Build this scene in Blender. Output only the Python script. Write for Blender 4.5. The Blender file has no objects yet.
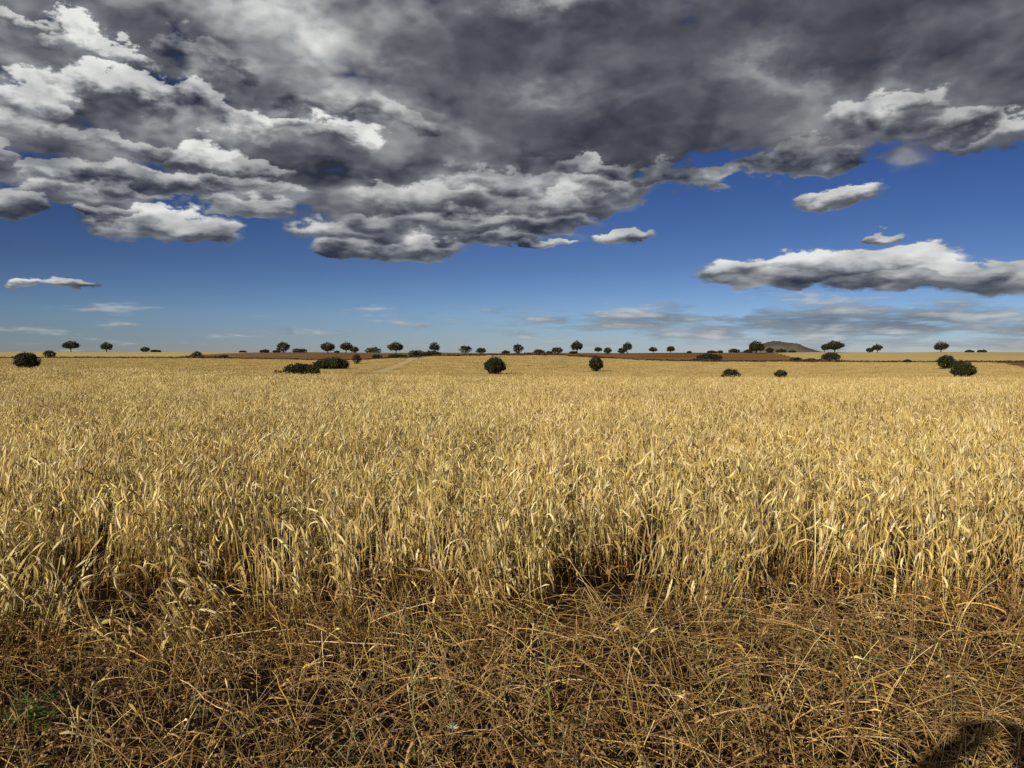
import bpy, bmesh, math, random
import numpy as np
from mathutils import Vector, Matrix, noise as mnoise

R = math.radians
sc = bpy.context.scene
COL = sc.collection

# ------------------------------------------------------------------ camera
F = 773.0                      # focal length in pixels of the 1024 px wide frame
EYE = 1.70
HORIZON = 355.0                # pixel row of the eye level
cam_d = bpy.data.cameras.new('camera')
cam_d.sensor_fit = 'HORIZONTAL'; cam_d.sensor_width = 36.0
cam_d.lens = 36.0 * F / 1024.0
cam_d.clip_start = 0.05; cam_d.clip_end = 40000
cam = bpy.data.objects.new('camera', cam_d); COL.objects.link(cam)
cam.location = (0, 0, EYE)
cam.rotation_euler = (R(90) - math.atan((384.0 - HORIZON) / F), 0, 0)
sc.camera = cam

# ------------------------------------------------------------------ light
SUN_EL = 22.5
SUN_AZ = 180 + 31.0            # degrees from +Y, clockwise: behind the viewer, to the left
to_sun = Vector((math.sin(R(SUN_AZ)) * math.cos(R(SUN_EL)), math.cos(R(SUN_AZ)) * math.cos(R(SUN_EL)), math.sin(R(SUN_EL))))
sun_d = bpy.data.lights.new('sun', 'SUN'); sun_d.energy = 4.85; sun_d.angle = R(0.5); sun_d.color = (1.0, 0.91, 0.76)
sun = bpy.data.objects.new('sun', sun_d); COL.objects.link(sun)
sun.rotation_euler = to_sun.to_track_quat('Z', 'Y').to_euler()

sc.view_settings.view_transform = 'Standard'; sc.view_settings.look = 'None'
sc.view_settings.exposure = 0.0; sc.view_settings.gamma = 1.0
sc.view_settings.use_curve_mapping = False
sc.render.engine = 'CYCLES'
sc.cycles.max_bounces = 6; sc.cycles.diffuse_bounces = 3; sc.cycles.transparent_max_bounces = 4
sc.cycles.use_denoising = False

# ------------------------------------------------------------------ node helper
class NT:
    def __init__(s, nt): s.nt = nt; s.n = nt.nodes; s.l = nt.links
    def new(s, t, **kw):
        n = s.n.new(t)
        for k, v in kw.items(): setattr(n, k, v)
        return n
    def put(s, sock, v):
        if isinstance(v, bpy.types.NodeSocket): s.l.new(v, sock)
        elif v is not None: sock.default_value = v
    def m(s, op, a, b=None, c=None, clamp=False):
        n = s.new('ShaderNodeMath', operation=op, use_clamp=clamp)
        for i, v in enumerate((a, b, c)): s.put(n.inputs[i], v)
        return n.outputs[0]
    def xyz(s, x, y, z=0.0):
        n = s.new('ShaderNodeCombineXYZ')
        for i, v in enumerate((x, y, z)): s.put(n.inputs[i], v)
        return n.outputs[0]
    def sep(s, v):
        n = s.new('ShaderNodeSeparateXYZ'); s.put(n.inputs[0], v); return n.outputs
    def noise(s, v, scale, detail=6, rough=.55, lac=2.0, dist=0.0):
        n = s.new('ShaderNodeTexNoise'); s.put(n.inputs['Vector'], v)
        for k, x in (('Scale', scale), ('Detail', detail), ('Roughness', rough), ('Lacunarity', lac), ('Distortion', dist)): n.inputs[k].default_value = x
        return n.outputs[0]
    def vor(s, v, scale, detail=2, rough=.5, smooth=.6):
        n = s.new('ShaderNodeTexVoronoi', feature='SMOOTH_F1', voronoi_dimensions='2D'); s.put(n.inputs['Vector'], v)
        n.inputs['Scale'].default_value = scale; n.inputs['Detail'].default_value = detail
        n.inputs['Roughness'].default_value = rough; n.inputs['Smoothness'].default_value = smooth
        return n.outputs['Distance']
    def rng(s, v, a, b, c=0.0, d=1.0, smooth=True):
        n = s.new('ShaderNodeMapRange', interpolation_type='SMOOTHSTEP' if smooth else 'LINEAR')
        s.put(n.inputs[0], v)
        for i, x in enumerate((a, b, c, d)): s.put(n.inputs[i + 1], x)
        return n.outputs[0]
    def curve(s, v, pts, x0, x1, y0, y1):
        n = s.new('ShaderNodeFloatCurve'); c = n.mapping.curves[0]
        pts = [((x - x0) / (x1 - x0), (y - y0) / (y1 - y0)) for x, y in pts]
        while len(c.points) < len(pts): c.points.new(.5, .5)
        for p, q in zip(c.points, pts): p.location = q
        n.mapping.update()
        s.put(n.inputs['Value'], s.rng(v, x0, x1, smooth=False))
        return s.rng(n.outputs[0], 0, 1, y0, y1, smooth=False)
    def ramp(s, v, stops, interp='LINEAR'):
        n = s.new('ShaderNodeValToRGB'); n.color_ramp.interpolation = interp
        e = n.color_ramp.elements
        while len(e) < len(stops): e.new(.5)
        for q, (p, c) in zip(e, stops): q.position = p; q.color = (*c, 1)
        s.put(n.inputs[0], v); return n.outputs[0]
    def mix(s, f, a, b, mode='MIX'):
        n = s.new('ShaderNodeMix', data_type='RGBA', blend_type=mode)
        s.put(n.inputs[0], f)
        for i, v in ((6, a), (7, b)): s.put(n.inputs[i], (*v, 1) if isinstance(v, tuple) and len(v) == 3 else v)
        return n.outputs[2]

# ------------------------------------------------------------------ sky: Nishita air with procedural clouds
SEED = (21.9, 11.1)
PUFFS = [   # far heaps first: pixel column, row, half width, half height, brightness
 (72, 284, 24, 4, .62), (28, 282, 13, 3.6, .62), (545, 244, 32, 4, .55), (882, 239, 19, 5, .62), (622, 237, 30, 7.5, .70), (835, 199, 36, 9, .68, 4), 
 (735, 273, 38, 12, .74), (1015, 279, 60, 13, .72), (800, 266, 36, 13, .80), (855, 268, 42, 13, .78), (912, 266, 46, 14, .82), (962, 273, 40, 11, .74), (770, 280, 60, 8, .55), (900, 282, 70, 8, .5),
 (400, 247, 66, 11, .58), (345, 250, 30, 9, .54), (480, 236, 60, 9, .60), (160, 224, 62, 13, .62), (205, 234, 32, 9, .60), (110, 212, 26, 7, .56), (255, 208, 44, 11, .56),
 (350, 233, 60, 11, .56), (420, 224, 76, 13, .58), (530, 220, 70, 12, .58), (430, 200, 90, 15, .53), (560, 200, 66, 15, .56), (615, 188, 42, 14, .60), (500, 185, 60, 13, .50), (590, 172, 40, 11, .46),
 (15, 202, 26, 12, .58), (95, 194, 60, 9, .56), (190, 186, 70, 12, .66), (120, 180, 50, 10, .54), (60, 174, 42, 11, .60), (260, 186, 50, 10, .54), (4, 160, 12, 12, .56),
 (205, 158, 42, 15, .74), (250, 168, 40, 10, .58), (345, 146, 36, 19, .76, -10), (310, 140, 40, 12, .58), (268, 127, 38, 12, .64), (220, 132, 40, 12, .5), (100, 142, 60, 12, .56), (35, 128, 44, 15, .58),
 (150, 106, 66, 20, .76, -6), (110, 95, 46, 17, .78), (205, 108, 36, 16, .62, -10), (38, 102, 34, 18, .72), (400, 120, 40, 16, .45, -20), (330, 110, 50, 14, .44),
 (92, 48, 34, 19, .80, -14), (125, 62, 30, 13, .66, -14), (20, 20, 34, 9, .6), (210, 62, 40, 16, .46), (1000, 134, 50, 14, .62), (940, 128, 40, 14, .54), (880, 116, 50, 20, .66), (915, 102, 26, 14, .60), (690, 175, 60, 12, .46), (800, 160, 60, 10, .40)]
def build_world():
    w = bpy.data.worlds.new('World'); sc.world = w; w.use_nodes = True
    w.cycles.sampling_method = 'NONE'
    w.node_tree.nodes.clear(); t = NT(w.node_tree)
    SKY = 0.10
    out = t.new('ShaderNodeOutputWorld'); bg = t.new('ShaderNodeBackground'); bg.inputs[1].default_value = SKY
    t.l.new(bg.outputs[0], out.inputs[0])
    sky = t.new('ShaderNodeTexSky', sky_type='NISHITA'); sky.sun_disc = False
    sky.sun_elevation = R(SUN_EL); sky.sun_rotation = R(SUN_AZ)
    sky.air_density = 1.0; sky.dust_density = 0.0; sky.ozone_density = 3.0; sky.altitude = 900
    d = t.new('ShaderNodeTexCoord').outputs['Generated']
    dx, dy, dz = t.sep(d)
    az = t.m('ARCTAN2', dx, dy)
    w_ = t.m('DIVIDE', dz, t.m('SQRT', t.m('ADD', t.m('MULTIPLY', dx, dx), t.m('MULTIPLY', dy, dy))))
    w_ = t.m('MINIMUM', w_, 3.0)
    wp = t.m('MAXIMUM', w_, 0.0)
    flat = t.xyz(az, w_)                                        # azimuth and slope of each direction of the sky
    def A(px): return math.atan((px - 512) / F)
    def W(px, py): return (HORIZON - py) / F * math.cos(A(px))
    # perspective coordinates: things shrink towards the horizon
    ws = t.m('ADD', wp, 0.05)
    qx = t.m('MULTIPLY_ADD', az, 5.2, SEED[0]); qy = t.m('MULTIPLY_ADD', t.m('SQRT', ws), 10.5, SEED[1])
    q0 = t.xyz(qx, qy, 0.0)
    wn = t.new('ShaderNodeTexNoise'); t.put(wn.inputs['Vector'], q0); wn.inputs['Scale'].default_value = 1.7; wn.inputs['Detail'].default_value = 3
    wv = t.new('ShaderNodeVectorMath', operation='MULTIPLY_ADD'); t.put(wv.inputs[0], wn.outputs[1]); wv.inputs[1].default_value = (.28, .28, 0); t.put(wv.inputs[2], q0)
    q = wv.outputs[0]
    def shifted(ox, oy, oz=0.0):
        v = t.new('ShaderNodeVectorMath', operation='ADD'); t.put(v.inputs[0], q); v.inputs[1].default_value = (ox, oy, oz); return v.outputs[0]
    def puff(ox, oy, det=8):
        v = shifted(ox, oy)
        n = t.noise(v, 1.0, det, .49, 2.1)
        c = t.new('ShaderNodeTexVoronoi', feature='F1', voronoi_dimensions='2D'); t.put(c.inputs['Vector'], v)
        c.inputs['Scale'].default_value = 1.9; c.inputs['Detail'].default_value = 2.0; c.inputs['Roughness'].default_value = .55; c.inputs['Lacunarity'].default_value = 2.3
        c2 = t.m('MULTIPLY', c.outputs['Distance'], c.outputs['Distance'])
        return t.m('SUBTRACT', n, t.m('MULTIPLY', c2, 0.22))
    p0 = puff(0, 0); p1 = puff(-.09, .24, 4)
    em = t.m('SUBTRACT', p0, p1)                                # > 0 on faces turned up towards the sun
    big = t.noise(shifted(3.1, 7.7), 0.45, 3, .5)
    def blobs(lst, co=None):
        acc = None; co = co or flat
        for px, py, rx, ry, amp, *rot in lst:
            mp = t.new('ShaderNodeMapping', vector_type='TEXTURE'); t.put(mp.inputs[0], co)
            mp.inputs[1].default_value = (A(px), W(px, py), 0)
            mp.inputs[2].default_value = (0, 0, R(rot[0]) if rot else 0)
            mp.inputs[3].default_value = (rx / F, ry / F, 1)
            g = t.new('ShaderNodeTexGradient', gradient_type='QUADRATIC_SPHERE'); t.l.new(mp.outputs[0], g.inputs[0])
            v = t.m('MULTIPLY_ADD', g.outputs[1], amp, acc if acc is not None else 0.0); acc = v
        return acc
    # lower border of the great cloud
    edge = [(-400, 190), (0, 190), (60, 192), (130, 202), (200, 212), (300, 228), (350, 246), (430, 244), (540, 234), (620, 214), (660, 202), (720, 196), (800, 190), (900, 176), (1024, 158), (1500, 150)]
    bline = t.curve(az, [(A(x), W(x, y)) for x, y in edge], A(-400), A(1500), 0, .5)
    over = t.m('SUBTRACT', w_, bline)
    cover = t.rng(over, -.05, .06, -.75, .80, smooth=False)
    cover = t.m('ADD', cover, blobs([
        # blue openings
        (66, 26, 75, 34, -.55, -8), (22, 92, 60, 40, -.5), (105, 78, 40, 18, -.4), (160, 82, 50, 16, -.35), (348, 128, 44, 22, -.6, -12), (388, 146, 30, 18, -.4), (198, 87, 26, 12, -.4),
        (5, 160, 70, 40, -.4), (160, 172, 60, 22, -.3), (60, 190, 80, 20, -.2), (250, 222, 120, 22, -.25),
        (870, 286, 260, 26, 1.3)]))
    dens = t.m('ADD', cover, t.m('MULTIPLY', t.m('SUBTRACT', p0, .40), 1.7))
    dens = t.m('ADD', dens, t.m('MULTIPLY', t.m('SUBTRACT', big, .5), .5))
    alpha = t.rng(dens, -.05, .42)
    # thin banks low over the fields
    band = t.noise(t.xyz(t.m('MULTIPLY', az, 9.0), t.m('MULTIPLY', w_, 62.0)), 1.0, 7, .6)
    bandm = t.m('ADD', t.curve(w_, [(-.02, .30), (.0, .34), (.02, .40), (.05, .36), (.075, .20), (.11, 0), (.2, 0)], -.02, .2, 0, 1), blobs([(880, 322, 420, 50, .56), (600, 318, 330, 34, .28), (200, 325, 300, 25, -.02), (450, 312, 60, 10, .1)]))
    lowd = t.m('ADD', bandm, t.m('MULTIPLY', t.m('SUBTRACT', band, .5), 2.1))
    lowa = t.m('MULTIPLY', t.rng(lowd, .42, .85), .85)
    # the lit heaps: each is bright on its upper side and sinks into shade at its flat base; outlines torn by noise
    wn2 = t.new('ShaderNodeTexNoise'); t.put(wn2.inputs['Vector'], q0); wn2.inputs['Scale'].default_value = 2.9; wn2.inputs['Detail'].default_value = 7; wn2.inputs['Roughness'].default_value = .60
    tear = t.new('ShaderNodeVectorMath', operation='SUBTRACT'); t.put(tear.inputs[0], wn2.outputs[1]); tear.inputs[1].default_value = (.5, .5, .5)
    amt = t.new('ShaderNodeVectorMath', operation='SCALE'); t.put(amt.inputs[0], tear.outputs[0]); t.put(amt.inputs[3], t.m('MULTIPLY_ADD', wp, .32, .010))
    torn = t.new('ShaderNodeVectorMath', operation='ADD'); t.put(torn.inputs[0], amt.outputs[0]); t.put(torn.inputs[1], flat)
    deep = blobs([(760, 40, 480, 150, 1.6), (470, 60, 150, 120, 1.0), (600, 135, 240, 60, .9), (930, 150, 200, 40, .5)], torn.outputs[0])
    deep = t.m('MINIMUM', t.m('MAXIMUM', deep, 0.0), 1.0)
    lum = t.m('ADD', .335, t.m('MULTIPLY', em, t.m('MULTIPLY_ADD', deep, -.45, .75)))
    lum = t.m('ADD', lum, t.m('MULTIPLY', t.m('SUBTRACT', big, .5), .45))
    lum = t.m('SUBTRACT', lum, t.m('MULTIPLY', deep, .21))
    lum = t.m('ADD', lum, blobs([(310, 40, 130, 85, .46, -35), (250, 10, 90, 40, .15), (560, 0, 110, 40, .42), (765, 78, 80, 60, .38, -30), (800, 90, 50, 24, .16), (880, 108, 130, 60, .30), (545, 108, 70, 40, .24),
        (330, 172, 160, 34, -.26, -6), (190, 128, 200, 26, -.14, -6), (140, 22, 140, 34, -.12), (610, 158, 200, 36, -.12), (770, 190, 110, 18, -.16), (860, 290, 320, 22, -.22), (20, 60, 60, 40, .10)], torn.outputs[0]))
    heap = None
    tv = torn.outputs[0]
    for i, (px, py, rx, ry, br, *rot) in enumerate(PUFFS):
        if i % 12 == 0:                                         # keeps the compiled shader small: each dozen waits for the one before
            dl = t.m('MULTIPLY', lum, 1e-9); dl2 = t.xyz(dl, dl, dl)
            ad = t.new('ShaderNodeVectorMath', operation='ADD'); t.put(ad.inputs[0], torn.outputs[0]); t.put(ad.inputs[1], dl2); tv = ad.outputs[0]
        mp = t.new('ShaderNodeMapping', vector_type='TEXTURE'); t.put(mp.inputs[0], tv)
        mp.inputs[1].default_value = (A(px), W(px, py), 0); mp.inputs[2].default_value = (0, 0, R(rot[0]) if rot else 0); mp.inputs[3].default_value = (rx * 1.16 / F, ry * 1.32 / F, 1)
        g = t.new('ShaderNodeTexGradient', gradient_type='SPHERICAL'); t.l.new(mp.outputs[0], g.inputs[0])
        edge_ = t.rng(g.outputs[1], .04, .26)
        dv = t.new('ShaderNodeVectorMath', operation='DOT_PRODUCT'); t.put(dv.inputs[0], mp.outputs[0]); dv.inputs[1].default_value = (0, 1, 0); v = dv.outputs['Value']
        heap = edge_ if heap is None else t.m('MAXIMUM', heap, edge_)
        f = t.m('MULTIPLY', edge_, t.rng(v, -.95, -.35))
        br = br + (.12 if br > .6 else .05) if px < 420 else br + .03
        top = t.m('MULTIPLY_ADD', em, .95, t.rng(v, -.50, .42, .20 + .12 * (br - .5), br))                  # (each node made after the ones it reads)
        mx = t.new('ShaderNodeMix', data_type='FLOAT'); t.put(mx.inputs[0], f); t.put(mx.inputs[2], lum); t.put(mx.inputs[3], top); lum = mx.outputs[0]
    alpha = t.m('MAXIMUM', alpha, t.m('MULTIPLY', heap, .97))
    cl = t.ramp(lum, [(0.0, (.028, .034, .052)), (.14, (.070, .075, .092)), (.30, (.135, .145, .165)), (.52, (.31, .325, .335)), (.76, (.57, .58, .57)), (1.0, (.80, .81, .79))])
    lc = t.ramp(t.m('ADD', t.rng(band, .35, .7), t.m('MULTIPLY', em, 1.2)), [(0, (.12, .145, .19)), (.45, (.21, .235, .27)), (1.0, (.48, .50, .50))])
    k = 1.0 / SKY
    def up(c):
        v = t.new('ShaderNodeVectorMath', operation='SCALE'); t.put(v.inputs[0], c); v.inputs[3].default_value = k; return v.outputs[0]
    air = sky.outputs[0]
    gm = t.new('ShaderNodeGamma'); t.put(gm.inputs[0], air); gm.inputs[1].default_value = 1.5
    low = t.ramp(t.rng(w_, 0, .34, smooth=False), [(0, (.112, .130, .222)), (.15, (.140, .152, .225)), (.33, (.122, .122, .172)), (.5, (.114, .114, .160)), (1, (.095, .10, .15))])
    air = t.mix(1.0, gm.outputs[0], low, 'MULTIPLY')
    c = t.mix(lowa, air, up(lc))
    c = t.mix(alpha, c, up(cl))
    t.l.new(c, bg.inputs[0])
build_world()

# ------------------------------------------------------------------ the lie of the land
PX = np.array
MID = ([0, 180, 290, 330, 370, 400, 440, 500, 560, 600, 650, 710, 900, 1024], [358, 358, 359.3, 360.5, 359.3, 357.4, 355.6, 354.8, 354.8, 357.5, 360.2, 361.3, 362, 362])
SKYL = ([0, 60, 130, 190, 250, 310, 380, 440, 500, 560, 620, 690, 760, 830, 900, 960, 1024], [351.9, 351.5, 352.1, 351.8, 352.5, 352.2, 352.8, 352.6, 353.2, 352.8, 353.1, 352.6, 352.7, 352.1, 352.4, 351.8, 352.1])
CREST = ([0, 120, 300, 500, 700, 1024], [370, 371, 376, 378, 379.5, 380])
D_MID, D_SKY, D_CREST = 300.0, 480.0, 62.0
D1, D2, D3, D4 = 104.0, 155.0, 208.0, 266.0
def azpx(x, y):
    a = np.clip(np.arctan2(x, y), -.62, .62)
    return 512 + F * np.tan(a), np.cos(a)
def zrow(row, d, c): return EYE - (row - HORIZON) / F * c * d
def ground_z(x, y):
    x = np.asarray(x, float); y = np.asarray(y, float)
    d = np.hypot(x, y); px, c = azpx(x, y)
    rm = np.interp(px, *MID); rs = np.interp(px, *SKYL); rc = np.interp(px, *CREST)
    zc = zrow(rc, D_CREST, c) - .62
    r150 = rc + 1.5
    kn = [0, 6, 30, D_CREST, 78, D1, D2, D3, D4, D_MID, D_SKY, 1e9]
    z0 = np.zeros_like(d)
    zs = [z0, z0, zc * .22, zc, zc * .55 + zrow(r150, D1, c) * .45 - .25, zrow(r150, D1, c), zrow(rm + .68 * (r150 - rm), D2, c), zrow(rm + .37 * (r150 - rm), D3, c),
          zrow(rm + .12 * (r150 - rm), D4, c), zrow(rm, D_MID, c), zrow(rs, D_SKY, c), zrow(rs, D_SKY, c)]
    out = np.zeros_like(d)
    for i in range(len(kn) - 1):
        t = np.clip((d - kn[i]) / (kn[i + 1] - kn[i]), 0, 1)
        seg = zs[i] * (1 - t) + zs[i + 1] * t
        out = np.where((d >= kn[i]) & (d < kn[i + 1]), seg, out)
    return out + .035 * np.sin(x * 1.1 + 2 * np.sin(y * .7)) * np.clip(1 - d / 40, 0, 1)
def spot(px, row, dmin=82.0, dmax=D_SKY - 4):
    """The place on the far fields seen at pixel column px whose ground lies on pixel row `row`."""
    a = math.atan((px - 512) / F); best = dmax
    for d in np.arange(dmin, dmax, 1.0):
        z = float(ground_z(d * math.sin(a), d * math.cos(a)))
        if d < D_MID - 12: z += .18                                 # the foot is hidden by the crop
        if HORIZON + F * (EYE - z) / (d * math.cos(a)) <= row: best = d; break
    x, y = best * math.sin(a), best * math.cos(a)
    return x, y, float(ground_z(x, y))

def link(name, me, mat=None, parent=None):
    o = bpy.data.objects.new(name, me); COL.objects.link(o)
    if mat and not me.materials: me.materials.append(mat)
    if parent: o.parent = parent
    return o
def tag(o, label, cat, group=None, kind=None):
    o['label'] = label; o['category'] = cat
    if group: o['group'] = group
    if kind: o['kind'] = kind
def set_attr(me, name, typ, dom, key, arr):
    a = me.attributes.new(name, typ, dom); a.data.foreach_set(key, np.asarray(arr, np.float32 if key != 'value' or typ != 'INT' else np.int32).ravel())

# ------------------------------------------------------------------ materials
def base_mat(name, rough=.8, spec=.25):
    m = bpy.data.materials.new(name); m.use_nodes = True; t = NT(m.node_tree)
    b = m.node_tree.nodes['Principled BSDF']; b.inputs['Roughness'].default_value = rough; b.inputs['Specular IOR Level'].default_value = spec
    return m, t, b
def plant_mat(name, trans=.18, tint=(1, 1, 1), var=.5, patch=.35, rough=.6, spec=.3):
    """Colour carried by each stalk, varied a little from tuft to tuft and over the field."""
    m, t, b = base_mat(name, rough, spec)
    col = t.new('ShaderNodeAttribute', attribute_name='col').outputs['Color']
    rnd = t.new('ShaderNodeObjectInfo').outputs['Random']
    pos = t.new('ShaderNodeNewGeometry').outputs['Position']
    n1 = t.noise(pos, .09, 4, .6); n2 = t.noise(pos, .7, 3, .6)
    f = t.m('ADD', t.m('MULTIPLY', t.m('SUBTRACT', rnd, .5), var * .5), t.m('ADD', t.m('MULTIPLY', t.m('SUBTRACT', n1, .5), patch * 2), t.m('MULTIPLY', t.m('SUBTRACT', n2, .5), patch)))
    f = t.m('ADD', 1.0, f)
    v = t.new('ShaderNodeVectorMath', operation='SCALE'); t.put(v.inputs[0], col); t.put(v.inputs[3], f)
    c = t.mix(1.0, v.outputs[0], tint, 'MULTIPLY')
    t.l.new(c, b.inputs['Base Color'])
    if trans > 0:
        tr = t.new('ShaderNodeBsdfTranslucent'); t.l.new(c, tr.inputs[0])
        mx = t.new('ShaderNodeMixShader'); mx.inputs[0].default_value = trans
        t.l.new(b.outputs[0], mx.inputs[1]); t.l.new(tr.outputs[0], mx.inputs[2])
        t.l.new(mx.outputs[0], m.node_tree.nodes['Material Output'].inputs[0])
    return m
def land_mat(name, stops, s1=.05, s2=1.3, rough=.9, bump=0.0, streak=None):
    m, t, b = base_mat(name, rough, .1)
    pos = t.new('ShaderNodeNewGeometry').outputs['Position']
    n1 = t.noise(pos, s1, 6, .6); n2 = t.noise(pos, s2, 8, .65)
    f = t.m('ADD', t.m('MULTIPLY', n1, .55), t.m('MULTIPLY', n2, .45))
    if streak:
        mp = t.new('ShaderNodeMapping'); t.put(mp.inputs[0], pos); mp.inputs[2].default_value = (0, 0, R(streak[0])); mp.inputs[3].default_value = (streak[1], streak[2], 1)
        f = t.m('ADD', t.m('MULTIPLY', f, .7), t.m('MULTIPLY', t.noise(mp.outputs[0], 1.0, 4, .6), .3))
    c = t.ramp(t.rng(f, .33, .67, smooth=False), stops)
    t.l.new(c, b.inputs['Base Color'])
    if bump:
        bp = t.new('ShaderNodeBump'); bp.inputs['Strength'].default_value = .8; bp.inputs['Distance'].default_value = bump
        t.l.new(n2, bp.inputs['Height']); t.l.new(bp.outputs[0], b.inputs['Normal'])
    return m
M_SOIL = land_mat('red_soil', [(0, (.010, .005, .003)), (.5, (.022, .010, .006)), (1, (.050, .024, .012))], .4, 9.0, bump=.04)
M_STRAWLAND = land_mat('ripe_field', [(0, (.28, .19, .06)), (.5, (.37, .26, .09)), (1, (.46, .335, .13))], .012, .5, streak=(20, .02, .25))
M_PLOUGH = land_mat('ploughed_earth', [(0, (.10, .046, .014)), (.45, (.20, .105, .035)), (1, (.34, .20, .075))], .018, .35, bump=.3, streak=(80, .01, .12))
M_VERGE = land_mat('dark_verge', [(0, (.012, .006, .003)), (.5, (.030, .013, .006)), (1, (.08, .036, .014))], .05, .5)
M_PALE = land_mat('pale_field', [(0, (.40, .29, .11)), (.5, (.53, .395, .16)), (1, (.66, .50, .22))], .01, .2, streak=(75, .01, .2))
M_TRACK = land_mat('dry_track', [(0, (.42, .31, .14)), (.5, (.55, .42, .21)), (1, (.66, .52, .28))], .08, .9)
M_HILL = land_mat('stony_hill', [(0, (.055, .050, .042)), (.5, (.10, .082, .066)), (1, (.17, .135, .105))], .012, .06)

# ------------------------------------------------------------------ ground, one sheet split along the field borders
def bare(px, d): return (px > 985) & (d > D_MID - (px - 985) * 2.2)   # corner of bare red earth
def build_ground():
    az = np.unique(np.concatenate([np.arange(-180, -44, 4.0), np.arange(-44, 44.01, .25), np.arange(44, 180.1, 4.0)]))
    az[0], az[-1] = -180, 180
    A = np.radians(az[:-1])                                    # closed ring
    near = np.concatenate([[.25, .5, .8, 1.2, 1.6], np.arange(2, 10, .3), np.arange(10, 40, 1.0), np.arange(40, 80, 2.0)])
    mid = np.linspace(80, D_MID - 10, 80)
    # verge strip 441..450, then the ploughed field / pale fields out to the skyline
    far = np.concatenate([np.linspace(D_MID, D_SKY, 40), [520, 600, 800, 1200, 2500, 5000, 12000]])
    D = np.concatenate([near, mid, far]); iv = len(near) + len(mid) - 1        # quad ring index of the verge
    AA, DD = np.meshgrid(A, D)
    X = DD * np.sin(AA); Y = DD * np.cos(AA); Z = ground_z(X, Y)
    n = len(A); V = np.stack([X, Y, Z], -1).reshape(-1, 3)
    px = 512 + F * np.tan(np.clip(np.where(np.abs(A) < 1.3, A, 1.3), -.7, .7))
    # how far the ploughed earth reaches behind the verge, by direction
    pl = np.interp(px, [120, 170, 215, 300, 760, 800], [D_MID - 1, D_MID + 14, D_MID + 110, 560, 560, D_MID - 1]); pl[np.abs(A) > .7] = 0
    vg = np.ones(n, bool)
    sets = {'ground': [], 'wheat_field': [], 'field_verge': [], 'ploughed_field': [], 'pale_field': []}
    for i in range(len(D) - 1):
        dm = .5 * (D[i] + D[i + 1])
        for j in range(n):
            k = (j + 1) % n
            f = (i * n + j, i * n + k, (i + 1) * n + k, (i + 1) * n + j)
            if i < len(near) - 1: s = 'ground'
            elif i < iv: s = 'ploughed_field' if bare(px[j], dm) and abs(A[j]) < .7 else 'wheat_field'
            elif i == iv: s = 'field_verge'
            elif dm < pl[j]: s = 'ploughed_field'
            elif dm < 900: s = 'pale_field'
            else: s = 'pale_field'
            sets[s].append(f)
    mats = {'ground': M_SOIL, 'wheat_field': M_STRAWLAND, 'field_verge': M_VERGE, 'ploughed_field': M_PLOUGH, 'pale_field': M_PALE}
    for nm, fs in sets.items():
        fa = np.array(fs); u, inv = np.unique(fa, return_inverse=True)
        me = bpy.data.meshes.new(nm); me.from_pydata(V[u].tolist(), [], inv.reshape(fa.shape).tolist())
        if nm == 'ground':                                     # close the tiny hole under the viewer
            bm = bmesh.new(); bm.from_mesh(me); e = [e for e in bm.edges if e.is_boundary and e.verts[0].co.xy.length < .3]
            bmesh.ops.contextual_create(bm, geom=e); bm.to_mesh(me); bm.free()
        me.shade_smooth(); o = link(nm, me, mats[nm]); o['kind'] = 'structure'
build_ground()

def build_hill():
    """Stony hill far behind the fields."""
    rs = np.random.default_rng(4)
    Dh = 4200.0; a0 = math.atan((781 - 512) / F); cx, cy = Dh * math.sin(a0), Dh * math.cos(a0)
    prof_x = np.array([-36, -27, -22, -17, -12, -6, 0, 8, 14, 18, 24, 30, 36]) * 1.0
    prof_h = np.array([0, 3.0, 5.5, 8.2, 9.6, 10.6, 10.2, 9.0, 8.2, 6.0, 3.6, 1.6, 0])
    nx, ny = 150, 24; V = []; Fc = []
    for j in range(ny):
        v = j / (ny - 1) * 2 - 1
        for i in range(nx):
            u = -36 + 72 * i / (nx - 1)
            h = float(np.interp(u, prof_x, prof_h)) * (1 - v * v) ** .6
            h += h * .10 * mnoise.fractal(Vector((u * .35, v * 3, 1)), 1, 2, 4)
            lx = u * Dh / F / math.cos(a0); ly = v * 160
            x = cx + lx * math.cos(a0) + ly * math.sin(a0); y = cy - lx * math.sin(a0) + ly * math.cos(a0)
            V.append((x, y, 1.7 + .0035 * Dh - 2 + h * Dh / F)); 
    for j in range(ny - 1):
        for i in range(nx - 1):
            a = j * nx + i; Fc.append((a, a + 1, a + nx + 1, a + nx))
    me = bpy.data.meshes.new('hill'); me.from_pydata(V, [], Fc); me.shade_smooth()
    o = link('hill', me, M_HILL); o['kind'] = 'structure'
build_hill()

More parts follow.
